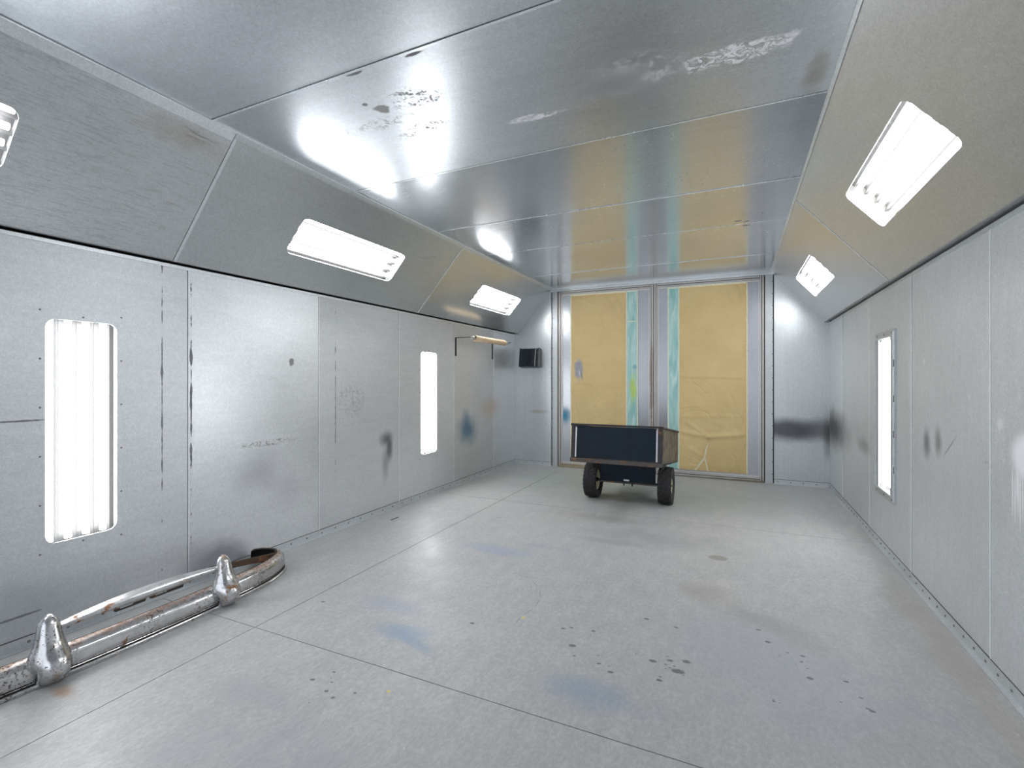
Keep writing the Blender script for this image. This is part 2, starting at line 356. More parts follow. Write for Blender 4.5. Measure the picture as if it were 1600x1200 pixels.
    return t.fin(col, t.mr(b, .3, .7, .42, .62), 0., t.bump(t.math('ADD', f, t.math('MULTIPLY', tw, .5)), .05, .003), .42)
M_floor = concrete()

# ------------------------------------------------------------------ light openings (u0,u1,v0,v1)
W_, L_ = .315, 1.165
wl = [(1.245,1.56,.488,1.653), (4.505,4.82,.488,1.653)]                       # left wall windows (y, z)
wr = [(4.455,4.77,.485,1.65)]
sl = [(-.17,1.0,.262,.562), (2.505,3.675,.262,.562), (5.18,6.35,.262,.562)]   # left slope (y, along slope)
sr = [(2.47,3.64,.285,.585), (5.19,6.36,.285,.585)]
HR = .045
hole = lambda q: rounded(*q, HR)
def inside(q, a, b): return a < (q[0]+q[1])/2 < b

# ------------------------------------------------------------------ room
def T(b=.5, r=.5, m=.5): return (b, r, m)
def panelled(name, F, cuts, v0, v1, holes, mat, tones, hemw=.008, gap=.003, lift=None):
    mb = MB()
    for i, (a, b) in enumerate(zip(cuts, cuts[1:])):
        w = (lift[i] if lift else (.0012 if i % 2 else 0.))
        sheet(mb, F, rect(a + gap/2, b - gap/2, v0, v1), [hole(q) for q in holes if inside(q, a, b)], w, .006, tones[i % len(tones)])
        if i: rbox(mb, F, a + gap/2, a + hemw, v0, v1, w - .001, w + .003, T(.68, .55, .30))
    return struct(mb.build(name, mat))

panelled('wall_left', FL, [YF,-.5,.62,1.953,3.032,4.105,5.206,6.304,YB], 0., ZWL, wl, M_wl,
         [T(.52,.5), T(.52,.5), T(.50,.52,.50), T(.53,.43,.56), T(.45,.56,.45), T(.455,.58,.42), T(.43,.50,.5), T(.49,.42,.6)])
panelled('wall_right', FR, [YF,-.4,.70,1.80,2.924,4.014,5.119,6.272,YB], 0., ZWR, wr, M_wr,
         [T(.455)]*6 + [T(.47,.44), T(.49,.42)])
panelled('wall_slope_left', FSL, [YF,-.8,1.83,4.355,YB], 0., LSL, sl, M_sl, [T(.52,.62,.45), T(.52,.62,.42), T(.5), T(.5,.40)], hemw=.020)
panelled('wall_slope_right', FSR, [YF,-.9,1.75,4.30,YB], 0., LSR, sr, M_sr, [T(.5), T(.5), T(.5), T(.5,.40)], hemw=.014)
panelled('ceiling', FC, [YF,-.48,.60,1.678,2.76,3.845,4.80,6.05,YB], SLT[0], SRT[0], [], M_ce,
         [T(.5,.60), T(.5,.60), T(.52,.60), T(.50,.60), T(.49,.50), T(.48,.48), T(.49,.47), T(.49,.46)], hemw=.014)

# far wall: panels left and right of the pair of doors, header above
mb = MB()
sheet(mb, FB, [(XL,0.),(-2.585,0.),(-2.585,2.716),(SLB[0],SLB[1]),(XL,SLB[1]+.03)], w=0., tone=T(.5))
sheet(mb, FB, [(.455,0.),(XR,0.),(XR,SRB[1]+.03),(SRB[0],SRB[1]),(.455,2.692)], w=0., tone=T(.5))
struct(mb.build('wall_far', M_wb))
def strip_with_rivets(name, u0, u1, side):
    mb = MB(); rbox(mb, FB, u0, u1, 0., 2.695, -.004, .006, T(.42,.55))
    e = u0 + .004 if side < 0 else u1 - .004
    o = struct(mb.build(name, M_trim))
    g = MB()
    for q, h in ((e, .011), (u1 + .006 if side < 0 else u0 - .006, .016)): rbox(g, FB, q - .0065, q + .0065, .004, 2.69, .0, h)
    g.build('gasket', M_dark, o)
    r = MB()
    z = .12
    while z < 2.66:
        r.dome(FB(e - side*.010, z, .006), (0,-1,0), .007, .005); z += .155
    r.build('rivet_row', M_rivet, o)
    return o
strip_with_rivets('trim_1', -2.583, -2.482, -1)
strip_with_rivets('trim_2', .352, .453, 1)
mb = MB()      # header angle over the doors
rbox(mb, FB, -2.585, .455, 2.694, ZC, -.004, .010, T(.52,.42)); rbox(mb, FB, -2.585, .455, 2.728, ZC, .010, .055, T(.55,.40)); rbox(mb, FB, -2.585, .455, 2.696, 2.703, .010, .018, T(.60,.5))
struct(mb.build('trim_3', M_trim))
mb = MB(); rbox(mb, FB, -2.49, .36, -.02, 2.70, -.06, -.045); struct(mb.build('door_backing', M_dark))

# baseboard angles with rivets
def base(name, F, u0, u1, n0, step, vis0):
    mb = MB(); rbox(mb, F, u0, u1, 0., .056, 0., .007, T(.48,.60)); rbox(mb, F, u0, u1, 0., .004, .007, .030, T(.44,.6))
    o = struct(mb.build(name, M_trim)); r = MB(); u = n0
    g = MB(); rbox(g, F, u0, u1, .056, .0595, .0, .003); g.build('edge_shade_line', M_dark, o)  # dark strip painted in for the shadow along the baseboard's top edge
    while u < u1 - .03:
        if u > vis0: r.dome(F(u, .030, .007), F(0,0,1) - F(0,0,0), .0075, .005)
        u += step
    r.build('rivet_row', M_rivet, o)
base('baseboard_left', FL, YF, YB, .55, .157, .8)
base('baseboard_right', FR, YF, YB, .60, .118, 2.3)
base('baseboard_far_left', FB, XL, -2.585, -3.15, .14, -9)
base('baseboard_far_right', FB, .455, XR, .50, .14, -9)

# channel between side wall and slope (dark), lip on top of each wall
for nm, F, zt, s in (('trim_4', FL, ZWL, 1), ('trim_5', FR, ZWR, -1)):
    mb = MB(); rbox(mb, F, YF, YB, zt - .018, zt + .002, -.002, .007, T(.58,.45)); struct(mb.build(nm, M_trim))
for nm, F, b in (('trim_6', FL, SLB), ('trim_7', FR, SRB)):
    mb = MB(); rbox(mb, F, YF, YB, b[1] + .012, b[1] + .018, -.03, .060); struct(mb.build(nm, M_chan))
for nm, F in (('trim_8', FSL), ('trim_9', FSR)):      # returned lower edge of the slope
    mb = MB(); rbox(mb, F, YF, YB, -.002, .004, -.03, .0012, T(.44,.55)); struct(mb.build(nm, M_trim))
mb = MB()      # angle flashing where slopes meet the ceiling
rbox(mb, FSL, YF, 1.826, LSL - .052, LSL - .002, .001, .0065, T(.62,.58,.4)); rbox(mb, FSL, 1.834, YB, LSL - .034, LSL - .002, .001, .0055, T(.52,.5))
struct(mb.build('trim_10', M_trim))
mb = MB(); rbox(mb, FSR, YF, YB, LSR - .016, LSR - .002, .001, .005, T(.56,.5)); struct(mb.build('trim_11', M_trim))
mb = MB()
rbox(mb, FC, YF, YB, SLT[0] + .001, SLT[0] + .012, .0015, .006, T(.66,.45)); rbox(mb, FC, YF, YB, SRT[0] - .008, SRT[0] - .001, .0015, .005, T(.6,.45))
struct(mb.build('trim_12', M_trim))

# floor: poured slabs with saw-cut joints
mb = MB(); G = .0025
xs = [XL - .1, -2.355, XR + .1]; ys = [-7., -1.25, 1.785, 4.815, YB + .1]
for a, b in zip(xs, xs[1:]):
    for c, d in zip(ys, ys[1:]): mb.box(a + G, b - G, c + G, d - G, -.12, 0.)
struct(mb.build('floor', M_floor))
mb = MB(); mb.box(-9, 9, -9.5, YB + .3, -.14, -.015); struct(mb.build('floor_base', plain('dark_earth', (.03,.03,.03), .9)))

# unseen shell added around the booth to keep daylight out, open at the front
mb = MB()
mb.box(XL-.30, XL-.26, YF, YB+.3, -.1, 3.1); mb.box(XR+.26, XR+.30, YF, YB+.3, -.1, 3.1); mb.box(XL-.3, XR+.3, YF, YB+.3, 3.06, 3.1)
mb.box(XL-.3, XR+.3, YB+.26, YB+.30, -.1, 3.1)
struct(mb.build('added_light_shell', M_shell))
mb = MB()      # front wall around the open doorway behind the viewer
sheet(mb, lambda u, v, w=0.: Vector((u, YF + w, v)), [(XL-.3,0.),(-2.5,0.),(-2.5,2.55),(.36,2.55),(.36,0.),(XR+.3,0.),(XR+.3,3.1),(XL-.3,3.1)], w=0., t=.02, tone=T(.5))
struct(mb.build('wall_front', M_wb))

# ------------------------------------------------------------------ doors
M_leaf = galvanized('door_sheet', streak=(24,1,.8), rough=.30, metal=.7, base=(.46,.475,.51), marks=.3, stains=[
    dict(c=(-2.37,YB,.79), r=(.12,BIG,.19), col=(.015,.20,.34), s=.95, soft=1., na=.2)])
M_dframe = galvanized('door_frame_steel', streak=(6,6,1.5), rough=.42, metal=.6, base=(.50,.485,.475), marks=.9, stains=[
    dict(c=(-1.075,YB,1.2), r=(.03,BIG,1.1), col=(.25,.16,.11), s=.55, soft=.7, na=1.3, ns=6.),
    dict(c=(-2.2,YB,.03), r=(.5,BIG,.05), col=(.40,.30,.13), s=.7, soft=.8, na=.8, ns=6.),
    dict(c=(.0,YB,.01), r=(.6,BIG,.04), col=(.22,.19,.12), s=.7, soft=.8, na=.8, ns=6.)])
def door(name, u0, u1):
    o = bpy.data.objects.new(name, None); C.objects.link(o); o.location = (u0, YB, 0); struct(o)
    Fd = lambda u, v, w=0.: FB(u, v, w) - Vector((u0, YB, 0))
    def fin(mb, nm, m, **k):
        q = mb.build(nm, m, o, **k); q.location = (0,0,0); return q
    mb = MB(); rbox(mb, Fd, u0 + .03, u1 - .03, .05, 2.66, -.03, -.004, T(.5)); fin(mb, 'door_panel', M_leaf)
    t = .052
    for nm, (a, b, c, d) in (('stile', (u0, u0+t, .012, 2.690)), ('stile', (u1-t, u1, .012, 2.690)), ('top_rail', (u0+t, u1-t, 2.638, 2.690)), ('bottom_rail', (u0+t, u1-t, .012, .062))):
        mb = MB(); vert = nm == 'stile'
        if vert: parts = ((a, a+.024, c, d, .014), (a+.030, b-.004, c, d, .009)) if a == u0 else ((a+.004, b-.030, c, d, .009), (b-.024, b, c, d, .014))
        else: parts = ((a, b, c+.004, d-.030, .009), (a, b, d-.024, d, .014)) if nm == 'top_rail' else ((a, b, c, c+.022, .014), (a, b, c+.028, d-.004, .009))
        for p in parts: rbox(mb, Fd, *p[:4], -.02, p[4], T(.5))
        q = fin(mb, nm, M_dframe, bevel=.003)
        mb = MB(); rbox(mb, Fd, a, b, c, d, -.035, -.02); g = mb.build('groove', M_dark, q)
    i = .014   # inner stop
    mb = MB()
    for a, b, c, d in ((u0+t, u0+t+i, .062, 2.638), (u1-t-i, u1-t, .062, 2.638), (u0+t+i, u1-t-i, 2.618, 2.638), (u0+t+i, u1-t-i, .062, .084)):
        rbox(mb, Fd, a, b, c, d, -.02, .004, T(.62,.45,.4))
    fin(mb, 'glazing_stop', M_dframe)
    return o
door('door_1', -2.468, -1.052)
door('door_2', -1.042, .343)
mb = MB(); rbox(mb, FB, -2.48, .35, 0., .010, -.04, .030, T(.30,.6)); struct(mb.build('trim_13', M_dframe))

def paper_mat():
    t = NT('kraft_masking_paper')
    a = t.noise(3., detail=5., rough=.6); b = t.noise(14., detail=4.); f = t.noise(160.)
    col = t.mix(t.mr(a, .3, .7), (.585,.435,.205), (.66,.50,.25)); col = t.mix(t.mr(f, .3, .7, 0., .25), col, (.50,.37,.18))
    g = t.blot((-2.145,YB,1.49), (.085,BIG,.21), .95, .5, .4, 8.); col = t.mix(g, col, (.30,.31,.36))
    g = t.blot((-2.130,YB,1.43), (.022,BIG,.09), .7, .9, .5, 10., rot=((0,1,0), 15)); col = t.mix(g, col, (.62,.64,.68))
    g = t.blot((-2.105,YB,1.40), (.020,BIG,.10), .7, .9, .5, 10., rot=((0,1,0), 15)); col = t.mix(g, col, (.15,.16,.19))
    cr = t.mr(t.math('ABSOLUTE', t.math('SUBTRACT', t.noise(1.6, detail=2., dist=.8), .5)), 0., .03)
    return t.fin(col, .62, 0., t.bump(cr, .55, .006, t.bump(b, .35, .012)), .35)
def film_mat():
    t = NT('teal_plastic_film')
    st = t.noise(1., t.vmul((14., 1., 2.5)), detail=4., dist=1.2)
    col = t.mix(t.mr(st, .35, .7), (.24,.47,.45), (.47,.67,.64))
    col = t.mix(t.blot((-1.34,YB,1.22), (.07,BIG,.30), .95, .8, .6, 7.), col, (.42,.58,.12))
    col = t.mix(t.blot((-1.31,YB,1.52), (.05,BIG,.05), .7, .8, .6, 9.), col, (.12,.30,.42))
    col = t.mix(t.blot((-1.40,YB,1.25), (.035,BIG,.06), .7, .8, .6, 9.), col, (.42,.48,.50))
    return t.fin(col, .22, 0., t.bump(st, .5, .01), .5)
M_paper, M_film = paper_mat(), film_mat()
M_tape = plain('pale_masking_tape', (.70,.66,.47), .6, 0., .08, 30.)
M_tape2 = plain('pale_green_tape', (.62,.68,.56), .6, 0., .08, 30.)

def hangs(name, u0, u1, v0, v1, amp, mat, label, cat, seed, lines=(), group=None):
    """sheet material taped to a door: gently wrinkled, slightly off the door"""
    nu, nv = max(8, int((u1-u0)/.018)), int((v1-v0)/.018)
    mb = MB(); vs = []; cu, cv = u0, v0
    o = thing(name, label, cat, (cu, YB - .003, cv), group)
    def hgt(u, v):
        e = min(1., min(u-u0, u1-u, v-v0, v1-v)/.05)
        h = .5 + .5*mnoise.noise(Vector((u*3.1, v*2.3, seed))) + .35*abs(mnoise.noise(Vector((u*7+v*3, v*7-u*4, seed+5))))
        for (a, b, c, d, s, wd) in lines:
            dx, dz = c-a, d-b; L2 = dx*dx+dz*dz
            q = max(0, min(1, ((u-a)*dx+(v-b)*dz)/L2)); dist = math.hypot(u-a-q*dx, v-b-q*dz)
            h += s*math.exp(-(dist/wd)**2)
        return .001 + amp*max(0, e)*h
    for j in range(nv+1):
        for i in range(nu+1):
            u, v = u0+(u1-u0)*i/nu, v0+(v1-v0)*j/nv
            vs.append((u-cu, -hgt(u, v), v-cv))
    n = len(vs); k = nu+1
    fs = [(j*k+i, j*k+i+1, (j+1)*k+i+1, (j+1)*k+i) for j in range(nv) for i in range(nu)]
    vs2 = [(x, y+.0008, z) for x, y, z in vs]
    ring = [i for i in range(nu)] + [j*k+nu for j in range(nv)] + [nv*k+i for i in range(nu, 0, -1)] + [j*k for j in range(nv, 0, -1)]
    fs += [tuple(i+n for i in f[::-1]) for f in fs[:]] + [(ring[(i+1) % len(ring)], ring[i], ring[i]+n, ring[(i+1) % len(ring)]+n) for i in range(len(ring))]
    mb.add(vs + vs2, fs); mb.build('sheet', mat, o, smooth=60)
    return o, (cu, cv)
def tape(o, org, a, b, w, h=.0035, mat=None, wob=.0015):
    """strip of tape from a to b on the door plane"""
    a, b = Vector((a[0], 0, a[1])), Vector((b[0], 0, b[1])); d = (b-a).normalized(); s = Vector((-d.z, 0, d.x)); n = max(3, int((b-a).length/.06))
    rr = []
    for i in range(n+1):
        p = a.lerp(b, i/n) + s*random.uniform(-wob, wob) - Vector((org[0], 0, org[1]))
        rr.append([p + s*w/2, p + s*w/2 + Vector((0,-h,0)), p - s*w/2 + Vector((0,-h,0)), p - s*w/2])
    mb = MB(); mb.rings(rr); mb.build('tape_strip', mat or M_tape, o)
o, g = hangs('masking_paper', -2.266, -1.437, .098, 2.612, .013, M_paper, 'brown masking paper on the left door with a grey paint smudge', 'masking paper', 1.3,
    [(-2.26,1.30,-1.45,1.24,.5,.02), (-2.25,1.60,-1.45,1.62,.3,.02), (-1.60,2.55,-1.45,2.2,.8,.02), (-1.75,2.6,-1.5,2.15,.6,.02), (-2.2,2.6,-1.9,2.45,.5,.02)])
tape(o, g, (-2.270,.10), (-2.270,2.615), .020); tape(o, g, (-2.28,2.616), (-1.44,2.616), .022); tape(o, g, (-2.28,.095), (-1.44,.095), .02)
o, g = hangs('masking_paper', -.700, .136, .096, 2.612, .013, M_paper, 'brown masking paper on the right door, creased near the bottom', 'masking paper', 8.7,
    [(-.69,1.385,.13,1.365,.9,.015), (-.69,.83,.13,.86,.4,.02), (-.69,.62,-.32,.56,1.2,.025), (-.32,.56,.13,.62,1.2,.025), (-.32,.56,-.5,.12,1.,.02), (-.6,.75,-.32,.56,.9,.02),
     (0.0,2.6,.12,2.1,1.,.02), (-.2,2.6,.05,2.25,.7,.02), (-.65,2.3,-.2,2.35,.5,.02), (.0,.65,.05,.2,.6,.03), (-.6,.4,-.4,.3,.6,.02)])
tape(o, g, (.143,.09), (.143,2.615), .018); tape(o, g, (-.70,2.617), (.15,2.617), .022)
tape(o, g, (-.325,.55), (-.375,.27), .018, .014); tape(o, g, (-.375,.27), (-.50,.10), .022, .012); tape(o, g, (-.37,.27), (-.335,.10), .018, .012)
o, g = hangs('plastic_film', -1.419, -1.286, .10, 2.612, .006, M_film, 'narrow teal plastic strip on the left door with lime green paint', 'plastic film', 4.4)
tape(o, g, (-1.428,.10), (-1.428,2.615), .018, mat=M_tape2); tape(o, g, (-1.274,.10), (-1.274,2.615), .020, mat=M_tape2); tape(o, g, (-1.43,2.18), (-1.28,2.18), .016, .006, M_tape2); tape(o, g, (-1.43,2.616), (-1.27,2.616), .02, mat=M_tape2)
o, g = hangs('plastic_film', -.842, -.717, .10, 2.612, .009, M_film, 'narrow wrinkled teal plastic strip on the right door', 'plastic film', 6.1)
tape(o, g, (-.851,.10), (-.851,2.615), .020, mat=M_tape2); tape(o, g, (-.709,.10), (-.709,2.615), .018, mat=M_tape2); tape(o, g, (-.86,2.617), (-.71,2.617), .022, mat=M_tape2)

# ------------------------------------------------------------------ light fixtures
TUBE = 24.
def emit(name, col, s):
    t = NT(name); e = t.n('Emission', {'Color': (*col, 1), 'Strength': s}); t.nt.links.new(e, t.out.inputs[0]); return t.m
def pane():
    t = NT('clear_glass_pane'); tr = t.n('BsdfTransparent', {'Color': (.98,.985,.985,1)}); gl = t.n('BsdfGlossy', {'Color': (1,1,1,1), 'Roughness': .05})
    lw = t.n('LayerWeight', {'Blend': .5}, out='Facing'); fr = t.math('MULTIPLY_ADD', t.math('POWER', lw, 5.), .5, .025); mx = t.n('MixShader', (fr, tr, gl)); t.nt.links.new(mx, t.out.inputs[0]); return t.m
M_tube = emit('fluorescent_tube', (.985,.985,1.), TUBE)
M_glass = pane()
M_reflector = plain('darkened_white_reflector', (.047,.047,.0473), .5, 0., .03)  # white reflector darkened so gaps between the bright tubes show as stripes
M_housing = plain('darkened_white_housing', (.16,.16,.16), .5, 0., .03)  # white housing walls darkened likewise to hold back the tube glare
M_screw = plain('screw_steel', (.25,.25,.27), .4, .8)
hx, hy, dp = L_/2 + .03, W_/2 + .022, .115
def fixture_meshes():
    me = {}
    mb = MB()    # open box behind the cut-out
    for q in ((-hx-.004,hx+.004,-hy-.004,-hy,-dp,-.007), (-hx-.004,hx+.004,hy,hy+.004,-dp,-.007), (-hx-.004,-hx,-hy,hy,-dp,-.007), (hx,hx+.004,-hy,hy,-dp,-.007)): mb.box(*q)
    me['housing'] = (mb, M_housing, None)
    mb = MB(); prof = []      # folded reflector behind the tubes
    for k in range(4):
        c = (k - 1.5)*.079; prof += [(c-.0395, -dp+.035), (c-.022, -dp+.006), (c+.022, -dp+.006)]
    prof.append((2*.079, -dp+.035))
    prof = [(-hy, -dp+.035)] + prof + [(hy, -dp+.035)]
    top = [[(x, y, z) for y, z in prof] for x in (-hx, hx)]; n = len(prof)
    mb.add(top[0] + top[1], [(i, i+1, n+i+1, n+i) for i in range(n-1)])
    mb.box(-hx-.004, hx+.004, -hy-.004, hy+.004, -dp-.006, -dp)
    me['reflector'] = (mb, M_reflector, None)
    for k in range(4):
        mb = MB(); c = (k - 1.5)*.079
        mb.cyl((-.585, c, -.062), (.585, c, -.062), .0155, n=14)
        me['fluorescent_tube%d' % k] = (mb, M_tube, 40)
    mb = MB(); mb.box(-hx, hx, -hy, hy, -.0135, -.0100); me['glass_pane'] = (mb, M_glass, None)
    pts = [(-hx-.012+i*(2*hx+.024)/5, s*(W_/2+.022)) for i in range(6) for s in (-1, 1)] + [(s*(L_/2+.022), 0) for s in (-1, 1)]
    for k, (x, y) in enumerate(pts):
        mb = MB(); mb.dome((x, y, .0012), (0,0,1), .0055, .003); me['screw%d' % k] = (mb, M_screw, None)
    return me
FM = fixture_meshes(); first = {}
def fixture(F, q, vertical, label, frame=False, screws=True):
    uc, vc = (q[0]+q[1])/2, (q[2]+q[3])/2
    c = F(uc, vc, 0); nz = (F(uc, vc, 1) - c).normalized()
    ax = (F(uc, vc+1, 0) - c if vertical else F(uc+1, vc, 0) - c).normalized(); ay = nz.cross(ax)
    o = thing('light_fixture', label, 'light', group='fluorescent lights behind glass')
    o.matrix_world = Matrix(((ax.x, ay.x, nz.x, c.x), (ax.y, ay.y, nz.y, c.y), (ax.z, ay.z, nz.z, c.z), (0,0,0,1)))
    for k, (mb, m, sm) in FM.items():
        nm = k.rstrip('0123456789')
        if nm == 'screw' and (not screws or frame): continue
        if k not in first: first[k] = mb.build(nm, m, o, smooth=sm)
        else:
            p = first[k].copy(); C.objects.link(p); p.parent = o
    return o
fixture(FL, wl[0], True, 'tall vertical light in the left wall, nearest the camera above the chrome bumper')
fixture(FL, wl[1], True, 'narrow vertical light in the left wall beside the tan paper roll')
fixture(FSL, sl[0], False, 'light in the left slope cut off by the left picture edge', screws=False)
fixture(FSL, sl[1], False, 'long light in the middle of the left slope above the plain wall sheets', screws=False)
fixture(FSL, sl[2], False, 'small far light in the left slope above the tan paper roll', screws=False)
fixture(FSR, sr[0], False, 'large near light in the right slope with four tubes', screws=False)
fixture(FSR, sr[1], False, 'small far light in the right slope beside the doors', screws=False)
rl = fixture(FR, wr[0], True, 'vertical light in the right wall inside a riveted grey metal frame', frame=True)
mb = MB()
FI = lambda u, v, w=0.: Vector((u, v, w))
sheet(mb, FI, rect(-.645,.645,-.268,.268), [rounded(-L_/2-.004, L_/2+.004, -W_/2-.004, W_/2+.004, .012)], w=.014, t=.014, tone=T(.40,.6))
for q in ((-.60,.60,-.245,-.232,.014,.024), (-.60,.60,.232,.245,.014,.024), (-.60,-.588,-.232,.232,.014,.020), (.588,.60,-.232,.232,.014,.020)): mb.box(*q, tone=T(.48,.55))
fr = mb.build('frame', M_trim, rl)
mb = MB()
for s_ in (-1, 1): mb.box(-.585, .585, *sorted((s_*.246, s_*.2505)), .014, .0155)
mb.build('frame_shade_line', M_dark, fr)  # dark outline strips stand in for the frame's shadow edges
for k, x in enumerate((-.52,-.26,0.,.26,.52)):
    mb = MB(); mb.cyl((x-.105, -.263, .018), (x+.105, -.263, .018), .007, n=10); mb.build('hinge', M_trim, rl)
for x in (-.62,.62):
    for y in (-.2,0,.2):
        mb = MB(); mb.dome((x, y, .014), (0,0,1), .007, .005); mb.build('screw', M_screw, rl)
for x in (-.45,-.15,.15,.45):
    mb = MB(); mb.dome((x, .257, .014), (0,0,1), .007, .005); mb.build('screw', M_screw, rl)

# ------------------------------------------------------------------ garden cart
M_tub = plain('dark_navy_painted_steel', (.005,.014,.026), .5, 0., .2, 8., 0., .22)
def cart_mat(name, base, rustamt, metal=.0, rough=.4):
    t = NT(name); a = t.noise(9., detail=6., rough=.7); b = t.noise(40., detail=4.)
    rust = t.mix(t.mr(b, .3, .7), (.13,.055,.025), (.30,.15,.075))
    col = t.mix(t.mr(a, .62-rustamt, .72-rustamt), base, rust)
    return t.fin(col, t.mr(a, .4, .7, rough, .8), metal, t.bump(b, .15, .002))
M_rail = cart_mat('rusty_black_rail', (.06,.05,.045), .09)
M_post = cart_mat('worn_black_post', (.018,.018,.020), .02)
M_side = cart_mat('reflection_toned_side_sheet', (.13,.115,.095), .02, .55, .32)  # brown-grey base carries the wall's reflection in the dark paint
M_silver = plain('bare_silver_guide', (.50,.50,.52), .4, .7)
M_tire = plain('black_rubber', (.022,.022,.023), .75, 0., .4, 30., .3)
M_rim = plain('cream_painted_rim', (.80,.74,.53), .45, 0., .08)
M_black = plain('satin_black', (.012,.013,.015), .5)
CX, CY, AZ = -1.0725, 5.41, .200
cart = thing('garden_cart', 'black two-wheeled steel garden cart with rusty edges standing before the doors', 'cart', (CX, CY, 0))
TILT = Matrix.Translation((0,0,AZ)) @ Matrix.Rotation(R(-7.1), 4, 'X') @ Matrix.Translation((0,0,-AZ))
hw, y0, y1, zb, zt = .448, -.735, .66, .462, .795
def cp(nm, mat, *boxes, bevel=0., parent=None):
    mb = MB()
    for b in boxes: mb.box(*b, M=TILT)
    return mb.build(nm, mat, parent or cart, bevel=bevel)
cp('floor_pan', M_tub, (-hw+.01, hw-.01, y0+.02, y1-.01, zb-.008, zb))
cp('side_panel', M_side, (-hw, -hw+.006, y0+.02, y1, zb, zt)); cp('side_panel', M_side, (hw-.006, hw, y0+.02, y1, zb, zt))
cp('front_panel', M_tub, (-hw, hw, y1-.006, y1, zb, zt))
cp('tailgate', M_tub, (-hw+.055, hw-.055, y0+.012, y0+.018, zb+.006, zt-.012), bevel=.002)
for s in (-1, 1):
    a, b = sorted((s*hw, s*(hw-.036))); p = cp('corner_post', M_post, (a, b, y0, y0+.05, zb-.002, zt), bevel=.004)
    a, b = sorted((s*(hw-.040), s*(hw-.057))); cp('tailgate_guide', M_silver, (a, b, y0+.004, y0+.018, zb+.004, zt-.025), bevel=.002)
cp('bottom_rail', M_rail, (-hw-.004, hw+.004, y0-.008, y0+.035, zb-.045, zb-.002), bevel=.005)
cp('top_rim', M_post, (-hw-.006, hw+.006, y0-.004, y0+.022, zt-.010, zt+.010), (-hw-.010, -hw+.012, y0, y1+.012, zt-.012, zt+.006), (hw-.012, hw+.012, y0, y1+.012, zt-.012, zt+.006), (-hw-.01, hw+.01, y1-.01, y1+.012, zt-.012, zt+.006), bevel=.003)
cp('side_rail', M_rail, (-hw, -hw+.03, y0+.03, y1, zb-.03, zb)); cp('side_rail', M_rail, (hw-.03, hw, y0+.03, y1, zb-.03, zb))
mb = MB(); mb.box(-.30, .30, -.075, -.069, .205, .445); mb.box(-.335,.335,-.075,.07,.40,.425)
axc = mb.build('axle_carrier', M_tub, cart)
mb = MB(); mb.box(-.31, .31, -.082, -.068, .195, .212); mb.build('carrier_edge', M_rail, axc)
mb = MB(); mb.box(-.035, .025, -.100, -.075, .228, .246); mb.build('latch_plate', plain('worn_bright_latch', (.6,.6,.6), .3, .8), axc)
for x in (-.035, .055):
    mb = MB(); mb.cyl((x,-.085,.212), (x,-.085,.176), .008, n=8); mb.build('bolt', M_black, axc)
mb = MB(); mb.cyl((-.46,0,AZ), (.46,0,AZ), .0125, n=12); mb.build('axle', M_black, cart, smooth=40)
mb = MB(); mb.cyl(TILT @ Vector((0,y1-.1,zb-.03)), (0,1.02,.045), .02, n=10); mb.cyl((0,1.02,.045),(0,1.12,.03), .02, .014, n=10); mb.build('drawbar', M_black, cart, smooth=40)
mb = MB(); mb.cyl(TILT @ Vector((hw-.005,y0+.05,zb-.02)), TILT @ Vector((hw+.075,y0+.09,zb+.004)), .008, n=8); mb.cyl(TILT @ Vector((hw+.03,y0+.07,zb-.01)), TILT @ Vector((hw-.02,y0+.03,zb-.085)), .006, n=8); mb.build('tailgate_lever', M_black, cart)
def wheel(x):
    w = bpy.data.objects.new('wheel', None); C.objects.link(w); w.parent = cart; w.location = (x, 0, AZ)
    ro, ri, hwid = .200, .105, .072
    mb = MB(); I = Matrix.Identity(4)
    prof = [(ri,-.045),(ri+.02,-.058),(.150,-hwid),(.178,-.070),(.190,-.060),(.1945,-.034),(.1955,0),(.1945,.034),(.190,.060),(.178,.070),(.150,hwid),(ri+.02,.058),(ri,.045)]
    n = 48
    mb.rings([[Vector((h, r*math.cos(2*math.pi*k/n), r*math.sin(2*math.pi*k/n))) for k in range(n)] for r, h in prof] + [[Vector((-.045, ri*math.cos(2*math.pi*k/n), ri*math.sin(2*math.pi*k/n))) for k in range(n)]], False)
    for k in range(26):       # tread lugs
        for j, (x0, x1) in enumerate(((-.068,-.043),(-.038,-.015),(-.010,.010),(.015,.038),(.043,.068))):
            a = 2*math.pi*(k + (.5 if j % 2 else 0))/26
            Mx = Matrix.Rotation(a, 4, 'X'); edge = j in (0, 4)
            mb.box(x0, x1, -.0155, .0155, .180 if edge else .190, .1955 if edge else .200, M=Mx)
    mb.build('tire', M_tire, w, smooth=35)
    mb = MB()
    mb.lathe([(.0,-.020),(.030,-.022),(.034,-.030),(.075,-.012),(.085,-.040),(.106,-.046),(.109,-.050),(.112,-.046),(.106,-.036),(.100,0),(.106,.036),(.112,.046),(.109,.050),(.106,.046),(.085,.040),(.075,.012),(.034,.030),(.030,.022),(.0,.020)], I, 32)
    mb.build('rim', M_rim, w, smooth=45)
    mb = MB(); mb.lathe([(.0,-.055),(.018,-.055),(.024,-.05),(.024,.05),(.018,.055),(.0,.055)], I, 16); mb.build('hub', M_black, w, smooth=40)
wheel(-.400); wheel(.400)

